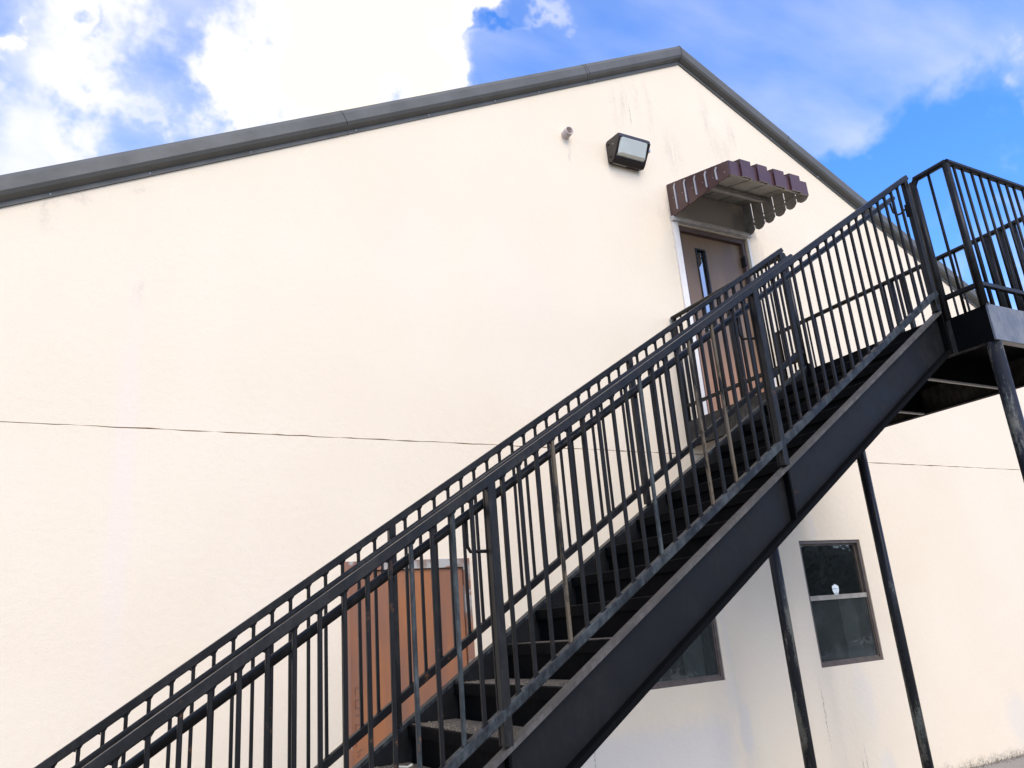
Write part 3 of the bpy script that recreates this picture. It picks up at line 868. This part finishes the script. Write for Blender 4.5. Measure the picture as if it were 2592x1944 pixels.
# treads and risers
TY0, TY1 = NY + .034, FY - .034
first = None
k0 = -7
for k in range(k0, 13):
    xn = 1.508 + .2567 * k; zn = -.397 + .165 * k
    if zn < GZ + .05: continue
    if first is None:
        bm = BM()
        # pan with a downturned nosing
        prism(bm, [(xn - .004, zn + .006), (xn + .004, zn + .010), (xn + .012, zn + .010), (xn + .012, zn + .002), (xn + .275, zn + .002), (xn + .275, zn - .006), (xn + .006, zn - .006), (xn + .006, zn - .044), (xn - .004, zn - .044)], 1, TY0, TY1)
        tread = obj('tread', bm, DARK, st, (xn, -2.03, zn))
        bm = BM(); box(bm, (xn + .013, TY0 + .012, zn + .003), (xn + .250, TY1 - .012, zn + .0095)); fill = obj('grit_fill', bm, GRIT, tread)
        bm = BM(); box(bm, (xn + .014, TY0, zn - .165 + .003), (xn + .020, TY1 - .0, zn - .007)); riser = obj('riser', bm, DARK, st)
        bm = BM(); bar(bm, (xn + .010, TY1 - .004, zn - .048), (xn + .010, TY1 - .004, zn - .120), .004, .003, 0); slit = None; bm.free()
        first = (xn, zn, WL[fill.name] - WL[tread.name], WL[riser.name])
    else:
        t2 = again(tread, (xn, -2.03, zn), st)
        again(fill, Vector((xn, -2.03, zn)) + first[2], t2)
        d = Vector((xn - first[0], 0, zn - first[1]))
        again(riser, first[3] + d, st)
for k in (13,):
    xn = 1.508 + .2567 * k; zn = -.397 + .165 * k
    again(riser, first[3] + Vector((xn - first[0], 0, zn - first[1])), st)
# grit, twigs and leaf crumbs lying on the lower treads
bm = BM(); random.seed(11)
for i in range(1500):
    k = random.choice([-2, -1, -1, -1, 0, 0, 0, 1]); xn = 1.508 + .2567 * k; zn = -.397 + .165 * k + .011
    x = xn + .006 + abs(random.gauss(0, .07)); y = random.uniform(TY0 + .03, TY1 - .02); r = random.uniform(.0015, .006)
    if x > xn + .25: continue
    vs = [bm.verts.new((x + random.uniform(-r, r), y + random.uniform(-r, r), zn + q * r)) for q in (0, .1, .5, 1.1)]
    for f in ((0, 1, 2), (0, 1, 3), (1, 2, 3), (0, 2, 3)): bm.faces.new([vs[j] for j in f])
LITTER = simple("leaf_crumbs", (0.30, 0.23, 0.13), 0.9, col2=(0.12, 0.09, 0.06), scale=150)
o = obj('leaf_litter', bm, LITTER, None, (1.4, -2.03, -.386)); o['kind'] = 'stuff'; o['label'] = 'brown grit and leaf crumbs scattered on the lower steps'; o['category'] = 'litter'
bm = BM(); xn = 1.508 - .2567; zn = -.397 - .165 + .012
tube(bm, [(xn + .115, -1.66, zn + .006), (xn + .135, -1.70, zn + .010), (xn + .15, -1.75, zn + .012), (xn + .165, -1.765, zn + .022)], .006, 6)
o = obj('pale_twig', bm, simple("pale_twig_wood", (0.6, 0.55, 0.42), .8), None); o['label'] = 'short pale curled twig lying on a low step near the far stringer'; o['category'] = 'twig'

# ---- railings along the flight ----
XS0, XS1 = -.30, 4.885
def rails(y, label):
    bm = BM()
    bar(bm, (XS0, y, zl(XS0, -.3485)), (XS1, y, zl(XS1, -.3485)), .038, .0365, .004)
    r = obj('railing', bm, RAIL, st); r['label'] = label
    bm = BM(); bar(bm, (XS0, y, zl(XS0, -1.224)), (XS1, y, zl(XS1, -1.224)), .038, .038, .004)
    obj('bottom_rail', bm, LOWRAIL if y == NY else STEEL, r)
    return r
posts_x = [-.25, 1.466, 3.180, 4.858]
PRAD = .0180
def flight(y, label, xs, worn):
    r = rails(y, label)
    for i, xp in enumerate(posts_x):
        bm = BM()
        zt_, zb_ = zl(xp, -.3485), zl(xp, CT + .004)
        bar(bm, (xp, y, zb_), (xp, y, zt_), .037, .037, .003)
        obj('post', bm, RAIL, r)
        if i in (1, 2) and y == NY:
            bm = BM(); box(bm, (xp - .020, y + .0195, zb_ + .0), (xp + .016, y + .030, zt_ - .03)); obj('lap_bar', bm, STEEL, r)
    proto = None
    hb = -1.224 + .010; ht = -.3485 - .010
    for x in xs:
        if proto is None:
            bm = BM(); bar(bm, (x, y, zl(x, hb)), (x, y, zl(x, ht)), .0155, .0155, .002)
            proto = obj('baluster', bm, STEEL, r, (x, y, zl(x, hb))); b = proto
        else:
            b = again(proto, (x, y, zl(x, hb)), r)
            b.rotation_euler = (random.uniform(-.003, .003), random.uniform(-.0025, .0025), 0)
        for wx, mt, lb in worn:
            if abs(x - wx) < .03:
                b.data = b.data.copy(); b.data.materials.clear(); b.data.materials.append(mt); b['label'] = lb
                worn = [q for q in worn if q[0] != wx]
        # small weld fillets at the head, as the rounded corners of the openings
    bm = BM()
    for x in list(xs):
        zt_ = zl(x, -.3485) - .0215 / math.cos(math.atan(S)) + .002
        for s_ in (-1, 1):
            xa_ = x + s_ * .0075
            prism(bm, [(xa_, zt_ + S * s_ * .0075), (xa_ + s_ * .009, zt_ + S * (s_ * .0165)), (xa_, zt_ + S * s_ * .0075 - .009)], 1, y - .007, y + .007)
        zb_ = zl(x, -1.224) + .0225
        for s_ in (-1, 1):
            xa_ = x + s_ * .0075
            prism(bm, [(xa_, zb_ + S * s_ * .0075 - .002), (xa_ + s_ * .007, zb_ + S * (s_ * .0145) - .002), (xa_, zb_ + S * s_ * .0075 + .007)], 1, y - .006, y + .006)
    w_ = obj('weld_bead', bm, STEEL, r); w_['kind'] = 'stuff'
    return r
near_x = [1.292, 1.378, 1.555 - .028] + [1.609 + .0868 * i for i in range(18)] + [3.277 + .0871 * i for i in range(18)]
near_x = [x for x in near_x if not any(abs(x - p) < .045 for p in posts_x)]
x = 1.292 - .0868; lowx = []
while x > -.2:
    lowx.append(x); x -= .0868
near_x = sorted(lowx + near_x)
near_x = [x for x in near_x if x < 4.80]
worn = [(1.292, PALE, 'baluster with paint peeled to tan primer'), (1.782, WORN, 'baluster with paint peeled to tan primer'), (2.647, WORN, 'baluster with yellow peeled paint'), (2.82, WORN, 'baluster with yellow peeled paint'), (1.118, PALE, 'pale grey worn baluster'), (2.30, PALE, 'pale grey worn baluster')]
nr = flight(NY, 'stair railing nearest the viewer', near_x, worn)
far_x = [1.0103 * (.006 + .0845 * i) for i in range(-2, 60)]
far_x = [x for x in far_x if x < 4.82 and not any(abs(x - p) < .045 for p in posts_x)]
fr_ = flight(FY, 'stair railing on the wall side', far_x, [])

def handrail(y, c, x0, x1, s_, posty, rr):
    bm = BM()
    tube(bm, [(x0, y, zl(x0, c)), (x1, y, zl(x1, c))], .0185, 16)
    h = obj('handrail', bm, RAIL, rr)
    for xp in (1.43, 3.145, 4.80):
        bm = BM()
        xq = xp - .045
        zt_ = zl(xq, c) - .015
        if xp < 4.7:
            tube(bm, [(xq, y, zt_), (xq, y, zt_ - .105), (xq + .012, y, zt_ - .125), (xp + .02, y + (posty - y) * .5, zt_ - .128), (xp + .035, posty, zt_ - .128)], .0075, 8)
        else:
            tube(bm, [(xq, y, zt_), (xq + .012, y, zt_ - .07), (xq + .03, y + (posty - y) * .2, zt_ - .095), (xp + .01, y + (posty - y) * .5, zt_ - .085), (xp + .035, y + (posty - y) * .7, zt_ - .06), (xp + .055, posty, zt_ - .065)], .0075, 8)
            box(bm, (xp + .03, posty - .01, zt_ - .12), (xp + .045, posty + .012, zt_ - .03))
        obj('bracket', bm, STEEL, rr)
handrail(NY + .072, -.432, -.3, 4.80, 1, NY + .012, nr)
handrail(FY - .072, -.442, -.3, 4.90, -1, FY - .012, fr_)

# ---- landing ----
LX0, LX1, LY0, LY1 = 4.920, 6.345, -2.88, -.012
ZT, ZBm = 1.730, 1.495
bm = BM(); box(bm, (LX0 + .012, LY0 + .012, ZT - .012), (LX1 - .012, LY1, ZT + .003)); deck = obj('landing_deck', bm, DARK, st); deck['label'] = 'landing platform running out from the upper door'
def beam(name, a, b, mat, lab=None):
    bm = BM(); box(bm, a, b); o = obj(name, bm, mat, deck)
    if lab: o['label'] = lab
    return o
SIDE = mat_steel("gritty_side_beam_steel", base=(0.030, 0.027, 0.023), faded=(0.09, 0.078, 0.062), fade=0.9, rust=0.5, rough=0.7)
beam('front_beam', (LX0 - .002, LY0 - .002, ZBm), (LX1 + .002, LY0 + .010, ZT + .004), FACE, 'scuffed grey front face of the landing')
beam('side_beam', (LX0, LY0 + .010, ZBm), (LX0 + .010, NY - .03, ZT), DARK)
beam('side_beam', (LX0, NY - .03, ZBm), (LX0 + .010, LY1, ZT), SIDE)
beam('side_beam', (LX1 - .010, LY0 + .010, ZBm), (LX1, LY1, ZT), SIDE)
beam('bottom_flange', (LX0 + .010, LY0 + .010, ZBm + .001), (LX0 + .055, LY1 - .01, ZBm + .009), DARK)
beam('bottom_flange', (LX1 - .055, LY0 + .010, ZBm + .001), (LX1 - .010, LY1 - .01, ZBm + .009), DARK)
beam('bottom_flange', (LX0 + .056, LY0 + .010, ZBm + .001), (LX1 - .056, LY0 + .055, ZBm + .009), PALE_EDGE)
for yj in (-2.15, -1.432, -.72):
    beam('joist', (LX0 + .011, yj, ZBm + .012), (LX1 - .011, yj + .008, ZT - .013), DARK)
    beam('joist_lit_edge', (LX0 + .058, yj - .016, ZBm - .001), (LX1 - .058, yj + .008, ZBm + .011), PALE_EDGE)  # light caught on the joist flange, put into an added pale strip

def rounded_post_rail(pts, r=.020, n=12):
    bm = BM(); tube(bm, pts, r, n); return bm
ZR = 2.772; ZLr = 1.878
def lrail(a, b, label, balusters, posts, bend0=False):
    a = Vector(a); b = Vector(b)
    d = (b - a).normalized()
    bm = BM()
    if bend0:
        bar(bm, (a.x + d.x * .02, a.y + d.y * .02, ZR), (b.x, b.y, ZR), .042, .038, .011)
        bar(bm, (a.x, a.y, ZR - .045), (a.x + d.x * .03, a.y + d.y * .03, ZR - .002), .040, .036, .01)
    else:
        bar(bm, (a.x, a.y, ZR), (b.x, b.y, ZR), .042, .038, .011)
    r = obj('landing_railing', bm, RAIL, st); r['label'] = label
    bm = BM(); bar(bm, (a.x, a.y, ZLr), (b.x, b.y, ZLr), .030, .030, .003); obj('lower_rail', bm, RAIL, r)
    pp = None
    for q in posts:
        p = a + (b - a) * q if not isinstance(q, Vector) else q
        if pp is None:
            bm = BM(); tube(bm, [(p.x, p.y, ZT - .004), (p.x, p.y, ZR - .015)], .0235, 14); pp = obj('post', bm, RAIL, r, (p.x, p.y, ZT))
        else: again(pp, (p.x, p.y, ZT), r)
    pb = None
    for q in balusters:
        if pb is None:
            bm = BM(); tube(bm, [(q[0], q[1], ZT - .004), (q[0], q[1], ZR - .01)], .0095, 10); pb = obj('baluster', bm, STEEL, r, (q[0], q[1], ZT))
        else:
            b_ = again(pb, (q[0], q[1], ZT), r); b_.rotation_euler = (random.uniform(-.003, .003), random.uniform(-.003, .003), 0)
    return r
XLr = LX0 + .012
# left side, outer end
lrail((XLr, -2.612, 0), (XLr, -2.862, 0), 'short landing railing beside the stair head', [(XLr, -2.733)], [Vector((XLr, -2.612, 0)), Vector((XLr, -2.860, 0))], True)
# front
fx = [5.009 + .1012 * i for i in range(13)]
lrail((XLr, -2.866, 0), (LX1 - .01, -2.866, 0), 'front landing railing against the sky', [(x, -2.866) for x in fx if x < LX1 - .05], [Vector((LX1 - .015, -2.866, 0))])
# right side
py = [-.04, -.517, -1.40, -1.51, -2.29, -2.40, -2.505, -2.84]
by = [-.04 - .0985 * i for i in range(1, 29)]
by = [y for y in by if not any(abs(y - p) < .04 for p in py)]
lrail((LX1 - .010, -.02, 0), (LX1 - .010, -2.845, 0), 'far landing railing on the right side', [(LX1 - .010, y) for y in by], [Vector((LX1 - .010, y, 0)) for y in py])
# left side next to the door
by = [-.14 - .1 * i for i in range(13)]
lrail((XLr, -.02, 0), (XLr, -1.44, 0), 'landing railing between the far stair railing and the wall', [(XLr, y) for y in by if y > -1.40], [Vector((XLr, -.045, 0)), Vector((XLr, -.75, 0)), Vector((XLr, -1.435, 0))])

# support posts
pp = None
for (x, y, lb) in ((LX0 + .045, -2.835, 'support post under the front corner of the landing'), (LX0 + .05, -.745, 'support post behind the stringer, left of the window'), (LX1 - .045, -.745, 'support post right of the window'), (LX1 - .045, -2.835, 'support post at the outer right corner')):
    if pp is None:
        bm = BM(); tube(bm, [(x, y, GZ + .012), (x, y, ZBm + .002)], .0445, 24); pp = obj('support_post', bm, POST, st, (x, y, GZ)); o = pp
        bm = BM(); box(bm, (x - .09, y - .09, GZ), (x + .09, y + .09, GZ + .012)); bp = obj('base_plate', bm, STEEL, pp, (x, y, GZ))
    else:
        o = again(pp, (x, y, GZ), st); again(bp, (x, y, GZ), o)
    o['label'] = lb

# ------------------------------------------------------------------ weeds and dirt at the foot of the wall
bm = BM(); random.seed(5)
for i in range(900):
    x = random.choice([random.uniform(7.3, 11), random.uniform(7.3, 11), random.uniform(-2, 12)]); y = -abs(random.gauss(0, .05)) - .004
    h = random.uniform(.01, .05) * (1.6 if 8.9 < x < 9.4 else 1); a = random.uniform(-1, 1) * .03; wd_ = random.uniform(.001, .004)
    v = [bm.verts.new(p) for p in ((x - wd_, y, GZ), (x + wd_, y, GZ), (x + a * .5 + wd_ * .6, y - .004, GZ + h * .6), (x + a, y - .01, GZ + h))]
    bm.faces.new(v[:3]); bm.faces.new((v[0], v[2], v[3]))
o = obj('dry_weeds', bm, WEED, None, (8, -.05, GZ)); o['kind'] = 'stuff'; o['label'] = 'dry weeds along the foot of the wall'; o['category'] = 'weeds'

# ------------------------------------------------------------------ trees across the yard, behind the viewer: seen only as reflections in the panes
def bare_tree(x, y, h, seed, label):
    rnd = random.Random(seed)
    t = thing('bare_tree', label, 'tree', (x, y, GZ), 'bare trees across the yard')
    bt = BM(); bc = BM()
    def grow(p, d, L_, r, lev):
        n = 3; pts = [p]; q = p.copy(); dd = d.copy()
        for i in range(n):
            dd = (dd + Vector((rnd.uniform(-.18, .18), rnd.uniform(-.18, .18), rnd.uniform(-.02, .14)))).normalized()
            q = q + dd * (L_ / n); pts.append(q.copy())
        B = bt if lev < 2 else bc
        for a, b in zip(pts, pts[1:]):
            sweep(B, [a, b], circ(r, 5 if lev < 2 else 3))
        if lev >= 5: return
        for i in range(3 if lev < 3 else 2):
            f = rnd.uniform(.45, 1.0); s = pts[0].lerp(pts[-1], f)
            nd = (dd + Vector((rnd.uniform(-.9, .9), rnd.uniform(-.9, .9), rnd.uniform(-.15, .6)))).normalized()
            grow(s, nd, L_ * rnd.uniform(.55, .75), r * .55, lev + 1)
    grow(Vector((x, y, GZ)), Vector((0, 0, 1)), h * .38, .16, 0)
    obj('trunk', bt, BARK, t, (x, y, GZ)); obj('crown', bc, BARK, t, (x, y, GZ + h * .5))
for i, (x, y, h, lb) in enumerate([(13.5, -9.5, 6.2, 'tall bare tree nearest the building'), (17.5, -12.5, 7.5, 'bare tree with wide crown in the middle of the row'), (23, -16, 8.5, 'bare tree at the far end of the row'), (9.5, -14.5, 8.0, 'bare tree directly across the yard from the stairs')]):
    bare_tree(x, y, h, 20 + i, lb)
rnd = random.Random(9)
for (x, y, rx, h, lb) in [(15.2, -10.6, 2.6, 3.0, 'dark round evergreen bush beside the tall bare tree'), (19.8, -13.6, 3.4, 3.4, 'broad dark evergreen bush between two bare trees'), (11.3, -12.6, 2.2, 2.8, 'small dark evergreen bush across from the stairs'), (27, -18, 5, 5.0, 'large dark evergreen at the end of the tree row')]:
    bm = BM()
    for i in range(9000):
        u = Vector((rnd.gauss(0, 1), rnd.gauss(0, 1), rnd.gauss(0, 1))).normalized() * (rnd.random() ** .4)
        k = 1 + .25 * math.sin(u.x * 5 + x) * math.cos(u.z * 6)
        p = Vector((x + u.x * rx * k, y + u.y * rx * .7 * k, GZ + h * .5 + u.z * h * .5 * k))
        if p.z < GZ: continue
        s = rnd.uniform(.05, .12); a = Vector((rnd.gauss(0, 1), rnd.gauss(0, 1), rnd.gauss(0, 1))).normalized(); b = a.orthogonal().normalized()
        bm.faces.new([bm.verts.new(p + a * s), bm.verts.new(p + b * s), bm.verts.new(p - a * s * .6 - b * s * .4)])
    bmesh.ops.create_icosphere(bm, subdivisions=3, radius=1, matrix=Matrix.Translation((x, y, GZ + h * .42)) @ Matrix.Diagonal((rx * .78, rx * .55, h * .40, 1)))
    t = thing('evergreen_bush', lb, 'bush', (x, y, GZ))
    obj('foliage', bm, HEDGE, t, (x, y, GZ + h * .5))
    bm = BM(); tube(bm, [(x, y, GZ), (x, y, GZ + h * .6)], .12, 8); obj('stem', bm, BARK, t, (x, y, GZ))
